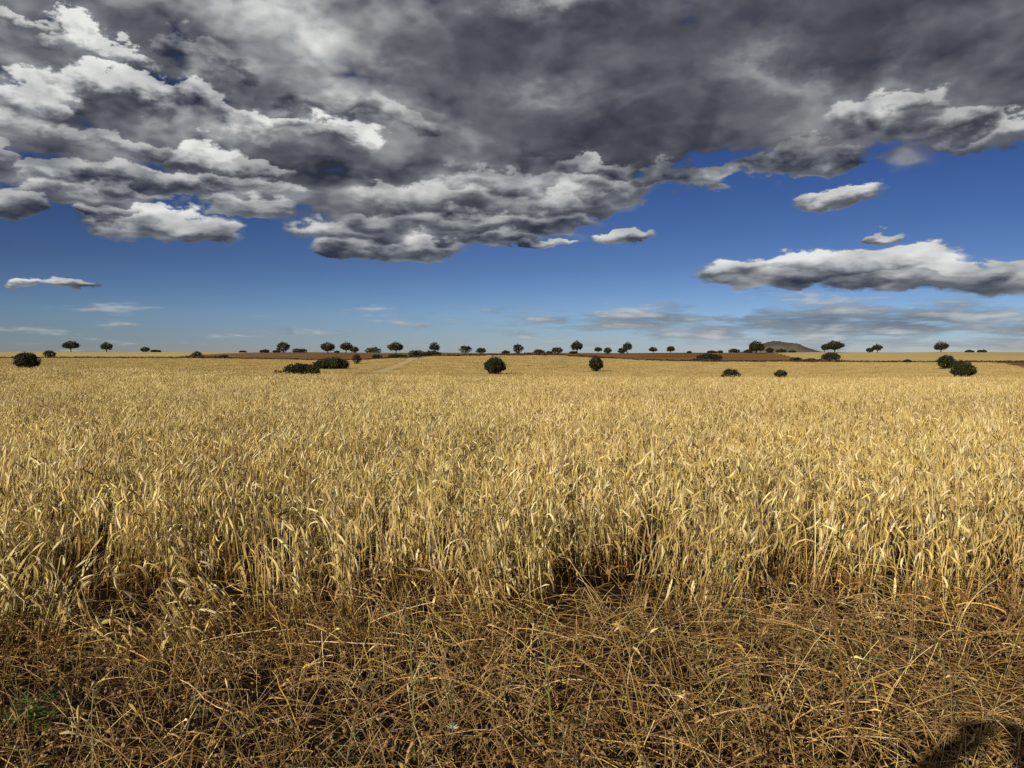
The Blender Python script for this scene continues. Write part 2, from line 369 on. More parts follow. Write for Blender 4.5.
# ------------------------------------------------------------------ mesh buffer with a colour for every piece
class MB:
    def __init__(s): s.v = []; s.f = []; s.c = []
    def tube(s, pts, rad, col, sides=3):
        b = len(s.v); n = len(pts)
        for i, p in enumerate(pts):
            t = (pts[min(i + 1, n - 1)] - pts[max(i - 1, 0)]); t.normalize()
            u = t.orthogonal().normalized() if i == 0 else (u - t * u.dot(t)).normalized()
            w = t.cross(u); r = rad[i] if hasattr(rad, '__len__') else rad
            for k in range(sides):
                a = 2 * math.pi * k / sides
                s.v.append(p + (u * math.cos(a) + w * math.sin(a)) * r)
        for i in range(n - 1):
            for k in range(sides):
                s.f.append((b + i * sides + k, b + i * sides + (k + 1) % sides, b + (i + 1) * sides + (k + 1) % sides, b + (i + 1) * sides + k)); s.c.append(col)
    def strip(s, pts, wid, side, col, twist=0.0):
        b = len(s.v); n = len(pts)
        for i, p in enumerate(pts):
            t = (pts[min(i + 1, n - 1)] - pts[max(i - 1, 0)]).normalized()
            sd = (side - t * side.dot(t)).normalized()
            if twist: sd = Matrix.Rotation(twist * i / (n - 1), 3, t) @ sd
            s.v.append(p - sd * wid[i] * .5); s.v.append(p + sd * wid[i] * .5)
        for i in range(n - 1): s.f.append((b + 2 * i, b + 2 * i + 1, b + 2 * i + 3, b + 2 * i + 2)); s.c.append(col)
    def tri(s, a, b_, c, col):
        b = len(s.v); s.v += [a, b_, c]; s.f.append((b, b + 1, b + 2)); s.c.append(col)
    def quad(s, a, b_, c, d, col):
        b = len(s.v); s.v += [a, b_, c, d]; s.f.append((b, b + 1, b + 2, b + 3)); s.c.append(col)
    def ball(s, p, r, col, rng, seg=6):
        b = len(s.v); ax = Vector(rng.normal(size=3)).normalized(); u = ax.orthogonal().normalized(); w = ax.cross(u)
        s.v.append(p + ax * r * 1.1)
        for z, q in ((.45, .88), (-.5, .85)):
            for k in range(seg):
                a = 2 * math.pi * (k + (z < 0) * .5) / seg; j = rng.uniform(.85, 1.15)
                s.v.append(p + ax * z * r + (u * math.cos(a) + w * math.sin(a)) * r * q * j)
        s.v.append(p - ax * r)
        for k in range(seg):
            k2 = (k + 1) % seg
            s.f += [(b, b + 1 + k, b + 1 + k2), (b + 1 + k, b + 1 + seg + k, b + 1 + k2), (b + 1 + k2, b + 1 + seg + k, b + 1 + seg + k2), (b + 1 + seg + k, b + 1 + 2 * seg, b + 1 + seg + k2)]
            s.c += [col] * 4
    def mesh(s, name, mat, smooth=False):
        me = bpy.data.meshes.new(name); me.from_pydata([tuple(p) for p in s.v], [], s.f)
        a = me.attributes.new('col', 'FLOAT_COLOR', 'FACE')
        a.data.foreach_set('color', np.array([(*c, 1) for c in s.c], np.float32).ravel())
        me.materials.append(mat)
        if smooth: me.shade_smooth()
        return me

GOLD = np.array((.62, .465, .165)); CREAM = np.array((.82, .69, .37)); BROWN = np.array((.22, .125, .040)); RUST = np.array((.13, .052, .018)); TAN = np.array((.42, .29, .095))
def straw(rng, p=(.50, .17, .13, .20)):
    k = rng.choice(4, p=p); c = (GOLD, CREAM, BROWN, TAN)[k] * rng.uniform(.78, 1.18)
    return tuple(c * (1, rng.uniform(.95, 1.05), rng.uniform(.85, 1.15)))

def barley(mb, rng, x, y, lod, hgt=.61):
    """One ripe plant: stem arching over at the top, nodding bearded ear, dry leaves."""
    h = hgt * max(.45, rng.normal(1, .17)); a = rng.normal(.9, 1.5); lean = abs(rng.normal(0, .10)); d = Vector((math.cos(a), math.sin(a), 0))
    nod = rng.uniform(.1, 1.0) if rng.random() < .42 else np.clip(rng.normal(2.75, .25), 1.9, 3.1)             # how far the ear bows over
    col = straw(rng); ear = straw(rng, (.55, .28, .05, .12))
    n = 5 if lod == 0 else 3
    pts = []; p = Vector((x, y, 0)); th = lean; L = h * .86
    for i in range(n + 1):
        pts.append(p.copy())
        th = lean * (1 + 1.2 * i / n) ; p = p + (d * math.sin(th) + Vector((0, 0, math.cos(th)))) * (L / n)
    p = pts[-1].copy(); m = 3 if lod == 0 else 1
    for i in range(m):                                        # the bow
        th += nod * .8 / m; p = p + (d * math.sin(th) + Vector((0, 0, math.cos(th)))) * (.05 / m); pts.append(p.copy())
    r = .0026 if lod == 0 else .0034
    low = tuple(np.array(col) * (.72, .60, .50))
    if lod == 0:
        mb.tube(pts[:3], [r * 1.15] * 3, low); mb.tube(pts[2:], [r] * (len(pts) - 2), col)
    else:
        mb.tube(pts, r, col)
    # ear
    ep = [p.copy()]; k = 4 if lod == 0 else 2
    for i in range(k):
        th += nod * .2 / k; p = p + (d * math.sin(th) + Vector((0, 0, math.cos(th)))) * (.085 / k); ep.append(p.copy())
    if lod == 0:
        mb.tube(ep, [.003, .0078, .0084, .0065, .0023], ear, 4)
        t = (ep[-1] - ep[-2]).normalized()
        for i in range(7):                                   # beard
            o = Vector(rng.normal(size=3)) * .33; q = ep[1 + i % 4]; e = q + (t + o).normalized() * rng.uniform(.07, .13); s_ = Vector(rng.normal(size=3)).cross(t).normalized() * .0013
            mb.tri(q - s_, q + s_, e, ear)
    else:
        mb.tube(ep, [.004, .008, .003], ear, 3)
        t = (ep[-1] - ep[-2]).normalized(); s_ = t.orthogonal() * .006
        mb.tri(ep[1] - s_, ep[1] + s_, ep[-1] + t * .09, ear)
    # dry leaves
    for i in range(rng.integers(2, 5) if lod == 0 else 1 + (rng.random() < .5)):
        z0 = rng.uniform(.12, .85); b = pts[0].lerp(pts[n], z0); la = rng.uniform(0, 2 * math.pi); ld = Vector((math.cos(la), math.sin(la), 0))
        ln = rng.uniform(.12, .26); up = rng.uniform(-1.3, 1.1); q = b.copy(); lp = [q.copy()]; seg = 4 if lod == 0 else 2
        th2 = up
        for j in range(seg):
            q = q + (ld * math.cos(th2) + Vector((0, 0, math.sin(th2)))) * (ln / seg); th2 -= rng.uniform(.3, .9) * 4 / seg; lp.append(q.copy())
        w = rng.uniform(.008, .018) * (1 if lod == 0 else 1.4)
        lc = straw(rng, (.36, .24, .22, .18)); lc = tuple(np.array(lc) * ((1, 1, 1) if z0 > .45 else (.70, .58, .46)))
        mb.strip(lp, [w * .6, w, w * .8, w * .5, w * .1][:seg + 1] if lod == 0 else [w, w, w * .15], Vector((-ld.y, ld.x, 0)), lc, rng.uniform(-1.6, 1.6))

M_WHEAT = plant_mat('ripe_barley', .15, patch=.32)
M_STRAW = plant_mat('dry_straw', .10, patch=.2)
def variants(n, make, name, mat, seed):
    c = bpy.data.collections.new(name)                        # only a source for the scattered stuff, never linked to the scene
    for i in range(n):
        mb = MB(); make(mb, np.random.default_rng(seed + i)); c.objects.link(bpy.data.objects.new(name, mb.mesh(name, mat)))
    return c
def patch0(mb, rng):
    c = rng.uniform(-.33, .33, (9, 2))                        # stalks stand in tufts with gaps between
    for i in range(50):
        p = c[rng.integers(9)] + rng.normal(0, .045, 2) if rng.random() < .75 else rng.uniform(-.33, .33, 2)
        barley(mb, rng, *np.clip(p, -.4, .4), 0)
def patch1(mb, rng):
    c = rng.uniform(-.8, .8, (46, 2))
    for i in range(290): barley(mb, rng, *((c[rng.integers(46)] + rng.normal(0, .05, 2)) if rng.random() < .7 else rng.uniform(-.8, .8, 2)), 1)
def patch2(mb, rng):                                          # far standing crop: bunches of stalks
    for i in range(330):
        x, y = rng.uniform(-2.1, 2.1, 2); h = rng.uniform(.16, .30); a = rng.uniform(0, 6.28); w = rng.uniform(.015, .035)
        s_ = Vector((math.cos(a), math.sin(a), 0)) * w; l = Vector((*rng.normal(.02, .1, 2), h)); b = Vector((x, y, 0))
        c = tuple(np.array((.45, .335, .128)) * rng.uniform(.84, 1.14))
        mb.quad(b - s_, b + s_, b + l + s_ * .7, b + l - s_ * .7, c)

def scatter(name, coll, pts, rots, scls, nvar, seed):
    me = bpy.data.meshes.new(name); me.from_pydata(pts.tolist(), [], [])
    set_attr(me, 'rot', 'FLOAT_VECTOR', 'POINT', 'vector', rots); set_attr(me, 'scl', 'FLOAT_VECTOR', 'POINT', 'vector', scls)
    a = me.attributes.new('idx', 'INT', 'POINT'); a.data.foreach_set('value', np.random.default_rng(seed).integers(0, nvar, len(pts)).astype(np.int32))
    o = link(name, me)
    g = bpy.data.node_groups.new(name, 'GeometryNodeTree')
    g.interface.new_socket('Geometry', in_out='INPUT', socket_type='NodeSocketGeometry'); g.interface.new_socket('Geometry', in_out='OUTPUT', socket_type='NodeSocketGeometry')
    N = g.nodes; gi = N.new('NodeGroupInput'); go = N.new('NodeGroupOutput'); ip = N.new('GeometryNodeInstanceOnPoints'); ci = N.new('GeometryNodeCollectionInfo')
    ci.inputs[0].default_value = coll; ci.inputs[1].default_value = True; ci.inputs[2].default_value = True
    ip.inputs['Pick Instance'].default_value = True
    def at(n_, t_):
        q = N.new('GeometryNodeInputNamedAttribute'); q.data_type = t_; q.inputs[0].default_value = n_; return q.outputs[0]
    L = g.links
    L.new(gi.outputs[0], ip.inputs['Points']); L.new(ci.outputs[0], ip.inputs['Instance']); L.new(at('idx', 'INT'), ip.inputs['Instance Index'])
    L.new(at('rot', 'FLOAT_VECTOR'), ip.inputs['Rotation']); L.new(at('scl', 'FLOAT_VECTOR'), ip.inputs['Scale']); L.new(ip.outputs[0], go.inputs[0])
    o.modifiers.new('scatter', 'NODES').node_group = g
    o['kind'] = 'stuff'
    return o
def fbm(x, y, s, seed=0.0):
    return np.array([mnoise.fractal(Vector((float(a) * s, float(b) * s, seed)), 1.0, 2.0, 3) for a, b in zip(x, y)])
def grid_pts(x0, x1, y0, y1, step, rng, jit=.5):
    gx, gy = np.meshgrid(np.arange(x0, x1, step), np.arange(y0, y1, step))
    x = gx.ravel() + rng.uniform(-jit, jit, gx.size) * step; y = gy.ravel() + rng.uniform(-jit, jit, gx.size) * step
    return x, y
# nearest row of the standing crop (forward distance, by direction)
FRONT = ([-4, -.66, -.4, -.2, 0, .12, .3, .5, .66, 4], [4.05, 4.05, 4.25, 4.1, 4.2, 4.2, 4.4, 4.55, 4.6, 4.6])
def front(x, y): return np.interp(x / np.maximum(y, .5), *FRONT)
SPREAD = .80
def wheat():
    rng = np.random.default_rng(11)
    # near
    x, y = grid_pts(-26, 26, 4, 30, .54, rng)
    k = (np.abs(x) < SPREAD * y + 1.5); x, y = x[k], y[k]
    nz = fbm(x, y, .33); nz2 = fbm(x, y, 1.1, 5)
    dist = y - front(x, y) - .15 - nz2 * .8 - nz * .5
    k = (dist > 0) & (rng.random(len(x)) < .30 + dist * .60) & (nz2 + rng.normal(0, .1, len(x)) > -.85); x, y, nz, nz2 = x[k], y[k], nz[k], nz2[k]
    d = np.hypot(x, y)
    dist = np.clip(y - front(x, y), 0, 9); n = len(x); sc_ = np.stack([rng.uniform(.9, 1.1, n)] * 2 + [np.clip(1 + nz * .10 + nz2 * .14 + rng.normal(0, .06, n), .7, 1.3)], -1)
    sc_[:, 2] *= np.clip(.90 + (y - front(x, y)) * .12, .9, 1)
    tl = .06 + .36 * np.exp(-dist / .8); rt = np.stack([rng.normal(0, 1, n) * tl, rng.normal(0, 1, n) * tl, rng.uniform(-.8, .8, n)], -1)
    P0 = (np.stack([x, y, ground_z(x, y)], -1), rt, sc_)
    o = scatter('wheat_crop', variants(8, patch0, 'barley_near', M_WHEAT, 100), *P0, 8, 1)
    tag(o, 'ripe golden cereal crop standing nearest the viewer, nodding ears and dry leaves', 'crop', kind='stuff')
    x, y = grid_pts(-64, 64, 28, 80, 1.3, rng)
    k = (np.abs(x) < SPREAD * y + 2) & (np.hypot(x, y) < 77) & (y > 29.5); x, y = x[k], y[k]
    nz = fbm(x, y, .16); nz2 = fbm(x, y, .5, 5); n = len(x)
    sc_ = np.stack([rng.uniform(.9, 1.1, n)] * 2 + [np.clip(1 + nz * .14 + nz2 * .12 + rng.normal(0, .07, n), .7, 1.3)], -1)
    rt = np.stack([rng.normal(0, .05, n), rng.normal(0, .05, n), rng.uniform(-.8, .8, n)], -1)
    o = scatter('wheat_crop', variants(6, patch1, 'barley_mid', M_WHEAT, 200), np.stack([x, y, ground_z(x, y)], -1), rt, sc_, 6, 2)
    tag(o, 'ripe golden cereal crop reaching from mid field to the near crest', 'crop', kind='stuff')
    x, y = grid_pts(-232, 232, 76, 300, 3.5, rng)
    d = np.hypot(x, y); k = (np.abs(x) < .76 * y) & (d < D_MID - 12) & (d > 80) & ~bare(azpx(x, y)[0], d + 4); x, y = x[k], y[k]; n = len(x)
    # a bare wheel track runs up the far field
    ta = np.array(spot(377, 371.5)[:2]); tb = np.array(spot(413, 357.6)[:2]); tv = (tb - ta) / np.linalg.norm(tb - ta)
    off = np.abs((x - ta[0]) * tv[1] - (y - ta[1]) * tv[0]); k = off > 2.9; x, y = x[k], y[k]; n = len(x)
    nz = fbm(x, y, .02, 3)
    sc_ = np.stack([rng.uniform(.9, 1.1, n)] * 2 + [np.clip(.9 + nz * .2, .5, 1.2)], -1)
    rt = np.stack([rng.normal(0, .03, n), rng.normal(0, .03, n), rng.uniform(0, 6.28, n)], -1)
    o = scatter('wheat_crop', variants(6, patch2, 'barley_far', M_WHEAT, 300), np.stack([x, y, ground_z(x, y)], -1), rt, sc_, 6, 3)
    tag(o, 'ripe golden cereal crop on the far slope between the lone oaks', 'crop', kind='stuff')
wheat()

# ------------------------------------------------------------------ lodged straw and dry weeds along the field margin
def arc(rng, p, a, el, ln, sag, n=6, wob=.15):
    pts = [p.copy()]; q = p.copy()
    for i in range(n):
        q = q + Vector((math.cos(a) * math.cos(el), math.sin(a) * math.cos(el), math.sin(el))) * (ln / n)
        el -= sag / n; a += rng.normal(0, wob); pts.append(q.copy())
        if q.z < .012: q.z = .012
    return pts
RED = np.array((.76, .64, .59))                               # weathered straw is redder than the crop
def lodged(mb, rng):
    for i in range(92):                                       # fallen stalks lying over each other
        a = rng.normal(2.55, .55) if rng.random() < .62 else rng.uniform(0, 6.28)
        ln = rng.uniform(.16, .62); x, y = rng.uniform(-.5, .5, 2); z = rng.uniform(.01, .21)
        c = np.array(straw(rng, (.32, .16, .28, .24))) * RED; z *= rng.uniform(.3, 1.2)
        c = tuple(c * (.5, .42, .36) if rng.random() < .45 else c * 1.12)
        pts = arc(rng, Vector((x, y, z)) - Vector((math.cos(a), math.sin(a), 0)) * ln * .5, a, rng.normal(.15, .22), ln, rng.uniform(.1, 1.3), 5, .13)
        mb.tube(pts, rng.uniform(.0010, .0026), c, 3)
    for i in range(26):                                       # half-standing stalks, some still with an ear
        p = Vector((*rng.uniform(-.5, .5, 2), 0)); a = rng.normal(2.4, .9) if rng.random() < .5 else rng.uniform(0, 6.28)
        pts = arc(rng, p, a, rng.uniform(.55, 1.45), rng.uniform(.22, .55), rng.uniform(.2, 1.5), 6, .14); c = np.array(straw(rng, (.40, .18, .22, .20))) * (1, .95, .92)
        mb.tube(pts, rng.uniform(.0010, .0018), tuple(c), 3)
        if rng.random() < .35: q = pts[-1]; t_ = (pts[-1] - pts[-2]).normalized(); mb.tube([q, q + t_ * .03, q + t_ * .06 + Vector((0, 0, -.012))], [.002, .0055, .002], tuple(c * 1.15), 4)
    for i in range(26):                                       # dry, curled blades
        la = rng.uniform(0, 6.28); ld = Vector((math.cos(la), math.sin(la), 0)); q = Vector((*rng.uniform(-.5, .5, 2), rng.uniform(.01, .17)))
        lp = arc(rng, q, la, rng.uniform(-.2, 1.0), rng.uniform(.06, .2), rng.uniform(.5, 2.6), 4, .2); w = rng.uniform(.004, .009)
        mb.strip(lp, [w * .5, w, w * .9, w * .5, w * .1], Vector((-ld.y, ld.x, 0)), tuple(np.array(straw(rng, (.25, .12, .42, .21))) * RED * .85), rng.uniform(-2, 2))
    for i in range(26):                                       # upright broken stubble
        p = Vector((*rng.uniform(-.5, .5, 2), 0)); a = rng.uniform(0, 6.28)
        mb.tube(arc(rng, p, a, rng.uniform(.9, 1.5), rng.uniform(.1, .32), .3, 3, .1), .0016, straw(rng, (.3, .1, .4, .2)), 3)
    for i in range(60):                                       # short litter on the soil
        p = Vector((*rng.uniform(-.5, .5, 2), rng.uniform(.005, .05))); a = rng.uniform(0, 6.28)
        mb.tube(arc(rng, p, a, rng.normal(0, .2), rng.uniform(.05, .16), .1, 1, .1), .0018, tuple(RUST * rng.uniform(.3, 1.2)), 3)
def weeds(mb, rng):
    for i in range(19):                                       # branched dry stems with round seed heads
        p = Vector((*rng.uniform(-.5, .5, 2), 0)); a = rng.uniform(0, 6.28)
        pts = arc(rng, p, a, rng.uniform(.95, 1.55), rng.uniform(.16, .48), rng.uniform(.1, .8), 5, .2)
        c = tuple(np.array((.30, .19, .075) if rng.random() < .85 else (.17, .18, .07)) * rng.uniform(.6, 1.3)); mb.tube(pts, .0014, c, 3)
        for j in range(rng.integers(3, 8)):
            b = pts[rng.integers(1, 6)]; bp = arc(rng, b, rng.uniform(0, 6.28), rng.uniform(-.1, 1.1), rng.uniform(.03, .10), .4, 2, .3)
            mb.tube(bp, .0010, c, 3)
            hc = tuple(np.array((.38, .24, .10)) * rng.uniform(.3, 1.1)); r = rng.uniform(.0032, .0085)
            mb.ball(bp[-1], r, hc, rng, 5)
            for q in range(4):
                t_ = Vector(rng.normal(size=3)).normalized(); s_ = t_.orthogonal() * .0025
                mb.tri(bp[-1] - s_, bp[-1] + s_, bp[-1] + t_ * r * 2.4, hc)
def track():
    (x0, y0, _), (x1, y1, _) = spot(376, 371.8), spot(414, 357.4); n = 40; V = []; Fc = []
    dx, dy = x1 - x0, y1 - y0; L = math.hypot(dx, dy); nx, ny = dy / L, -dx / L
    for i in range(n):
        f = i / (n - 1)
        for j in (-1, 0, 1):
            w = 1.5 + .25 * math.sin(f * 23); x, y = x0 + dx * f + nx * w * j, y0 + dy * f + ny * w * j; V.append((x, y, float(ground_z(x, y)) + .03))
    for i in range(n - 1):
        for j in range(2): a = i * 3 + j; Fc.append((a, a + 3, a + 4, a + 1))
    me = bpy.data.meshes.new('track'); me.from_pydata(V, [], Fc); o = link('track', me, M_TRACK); o['kind'] = 'structure'
track()
def margin():
    rng = np.random.default_rng(23)
    x, y = grid_pts(-6.2, 6.2, 1.5, 6.6, .53, rng)
    k = (np.abs(x) < .8 * y + .8) & (y < front(x, y) + .80); x, y = x[k], y[k]; n = len(x)
    nz = fbm(x, y, .8, 2); fall = rng.random(n)
    sc_ = np.stack([rng.uniform(.85, 1.15, n)] * 2 + [np.clip(.95 + nz * .8, .4, 1.7)], -1)
    rt = np.stack([rng.normal(0, .08, n), rng.normal(0, .08, n), np.where(x > .3, np.pi * .28, 0) + rng.normal(0, .5, n) + (fall < .2) * 2.0], -1)
    k = nz + rng.normal(0, .2, n) > -.62
    o = scatter('lodged_straw', variants(6, lodged, 'fallen_straw', M_STRAW, 400), np.stack([x, y, ground_z(x, y)], -1)[k], rt[k], sc_[k], 6, 4)
    tag(o, 'tangled fallen straw lying on the dark soil at the field margin', 'straw', kind='stuff')
    x, y = grid_pts(-6.2, 6.2, 1.5, 5.9, .50, rng)
    k = (np.abs(x) < .8 * y + .8) & (y < front(x, y)); x, y = x[k], y[k]; n = len(x)
    nz = fbm(x, y, .7, 9) + .35 * np.clip(x / 2, -1, 1); k = nz + rng.normal(0, .25, n) > -.30
    rt = np.stack([rng.normal(0, .1, n), rng.normal(0, .1, n), rng.uniform(0, 6.28, n)], -1); sc_ = np.stack([rng.uniform(.8, 1.2, n)] * 3, -1)
    o = scatter('dry_weeds', variants(6, weeds, 'seed_head_weeds', M_STRAW, 500), np.stack([x, y, ground_z(x, y)], -1)[k], rt[k], sc_[k], 6, 5)
    tag(o, 'brown dried weeds with small round seed heads among the fallen straw', 'weeds', kind='stuff')
margin()

# ------------------------------------------------------------------ holm oaks and bushes
def leaf_mat(name, dark, mid, light):
    m, t, b = base_mat(name, .75, .12)
    col = t.new('ShaderNodeAttribute', attribute_name='col').outputs['Fac']
    c = t.ramp(col, [(0, dark), (.55, mid), (1, light)]); t.l.new(c, b.inputs['Base Color'])
    return m
M_LEAF = leaf_mat('holm_oak_leaf', (.012, .013, .006), (.026, .027, .011), (.075, .072, .028))
M_BARK, _t, _b = base_mat('oak_bark', .95, .05)
_t.l.new(_t.ramp(_t.noise(_t.new('ShaderNodeNewGeometry').outputs['Position'], 6, 5, .6), [(.3, (.022, .017, .012)), (.7, (.060, .045, .032))]), _b.inputs['Base Color'])

def crown_mesh(rng, lobes, nleaf, size):
    """Leaf sprays packed through a union of lobes, most of them near the outside; gaps and ragged rim."""
    vol = np.array([l[3] * l[4] * l[5] for l in lobes]); vol = vol ** .75; vol /= vol.sum()
    V = []; Fc = []; C = []
    for k, cnt in enumerate(rng.multinomial(nleaf, vol)):
        cx, cy, cz, rx, ry, rz = lobes[k]
        tone = rng.uniform(.25, .6)
        for i in range(cnt):
            n = rng.normal(size=3); n /= np.linalg.norm(n)
            bump = 1 + .30 * mnoise.noise(Vector((n[0] * 2.3 + k * 7, n[1] * 2.3, n[2] * 2.3)))
            r = rng.uniform(.35, 1) ** .45 * bump * (1 + abs(rng.normal(0, .035)))
            p = np.array((cx + n[0] * rx * r, cy + n[1] * ry * r, cz + n[2] * rz * r))
            if p[2] < .02: p[2] = rng.uniform(.02, .25)
            nn = n + rng.normal(0, .55, 3); nn /= np.linalg.norm(nn)
            u = np.cross(nn, rng.normal(size=3)); u /= np.linalg.norm(u); w = np.cross(nn, u)
            s = size * rng.uniform(.55, 1.3); b = len(V)
            V += [p - u * s * .5, p - w * s * .30, p + u * s * .55, p + w * s * .34 + nn * s * .12]
            Fc.append((b, b + 1, b + 2, b + 3)); C.append(np.clip(tone + rng.normal(0, .16), 0, 1))
    me = bpy.data.meshes.new('crown'); me.from_pydata([tuple(v) for v in V], [], Fc)
    a = me.attributes.new('col', 'FLOAT', 'FACE'); a.data.foreach_set('value', np.array(C, np.float32)); me.materials.append(M_LEAF)
    return me
def trunk_mesh(rng, h, r, tips):
    mb = MB(); top = Vector((rng.normal(0, r), rng.normal(0, r), h))
    mb.tube([Vector((0, 0, -.5)), Vector((0, 0, 0)), Vector((0, 0, .3)), top * .55 + Vector((rng.normal(0, r * .6), 0, 0)), top], [r * 1.5, r * 1.45, r * 1.1, r * .95, r * .8], (.05, .04, .03), 8)
    for t in tips:
        t = Vector(t); m = top.lerp(t, .5) + Vector((0, 0, -.15 * (t - top).length))
        mb.tube([top - Vector((0, 0, r)), m, t], [r * .6, r * .38, r * .12], (.05, .04, .03), 6)
    return mb.mesh('trunk', M_BARK, True)

def oak(px, top, base, wid, kind, label, side=0.0, group=None, dist=None):
    seed = int(px * 10) + int(top); rng = np.random.default_rng(seed)
    x, y, z = spot(px, base) if dist is None else (dist * math.sin(math.atan((px - 512) / F)), dist * math.cos(math.atan((px - 512) / F)), None)
    if z is None: z = float(ground_z(x, y))
    d = math.hypot(x, y); m = y / F                             # metres per pixel there
    Wd = wid * m; H = z and (EYE - (top - HORIZON) * m) - z
    names = {'U': 'oak_tree', 'R': 'oak_tree', 'L': 'bush'}
    root = bpy.data.objects.new(names[kind], None); COL.objects.link(root); root.location = (x, y, z)
    root.rotation_euler.z = math.atan2(-x, y)                   # the crown's long axis lies across the valley
    root.empty_display_size = .5
    tag(root, label, 'bush' if kind == 'L' else 'tree', group or ('low bushes on the field borders' if kind == 'L' else 'holm oaks scattered over the fields'))
    rx = Wd / 2; lobes = []
    if kind == 'U':
        cb = H * rng.uniform(.20, .29); ch = H - cb
        lobes.append((side * rx * .25, 0, cb + ch * .50, rx * .74, rx * .72, ch * .50))
        for i in range(7):
            a = 2 * math.pi * i / 7 + rng.uniform(-.3, .3); q = rng.uniform(.5, .64) * rx
            rr = rng.uniform(.30, .42) * rx
            lobes.append((q * math.cos(a) + side * rx * .12, q * math.sin(a), cb + ch * rng.uniform(.28, .50), rr, rr, ch * rng.uniform(.24, .36)))
        tips = [(l[0] * .8, l[1] * .8, l[2]) for l in lobes[1:6]]
        th, tr = cb * 1.02, max(.16, H * .045)
    elif kind == 'R':
        lobes.append((0, 0, H * .51, rx * .90, rx * .88, H * .49))
        for i in range(11):
            a = 2 * math.pi * i / 11 + rng.uniform(-.3, .3); e = rng.uniform(-.5, 1.1); q = .76 * rx * math.cos(e); rr = rng.uniform(.20, .32) * rx
            lobes.append((q * math.cos(a) + side * rx * .1, q * math.sin(a), H * (.50 + .36 * math.sin(e)), rr, rr, rr * .8))
        tips = [(l[0] * .7, l[1] * .7, l[2]) for l in lobes[1:5]]; th, tr = H * .25, max(.14, H * .05)
    else:
        n = max(3, int(round(wid / max(top and (base - top), 2) * 1.6)))
        for i in range(n):
            u = (-1 + 2 * (i + .5) / n) * .80; rr = rx * rng.uniform(1.3, 1.9) / n; hh = H * rng.uniform(.85, 1.05) * math.sqrt(1 - .85 * u * u)
            lobes.append((u * rx, rng.normal(0, .12) * rx, hh * .48, rr * 1.15, min(rr * 1.2, rx * .8), hh * .50))
        tips = [(l[0] * .7, l[1], l[2]) for l in lobes[:3]]; th, tr = H * .12, max(.07, H * .04)
    area = wid * (base - top); nl = int(np.clip(area * 14, 1100, 5000)); size = max(.95 * m, math.sqrt(Wd * H) / 13)
    link('crown', crown_mesh(rng, lobes, nl, size), None, root)
    if kind != 'L' or area > 60: link('trunk', trunk_mesh(rng, th, tr, tips), None, root)
    return root

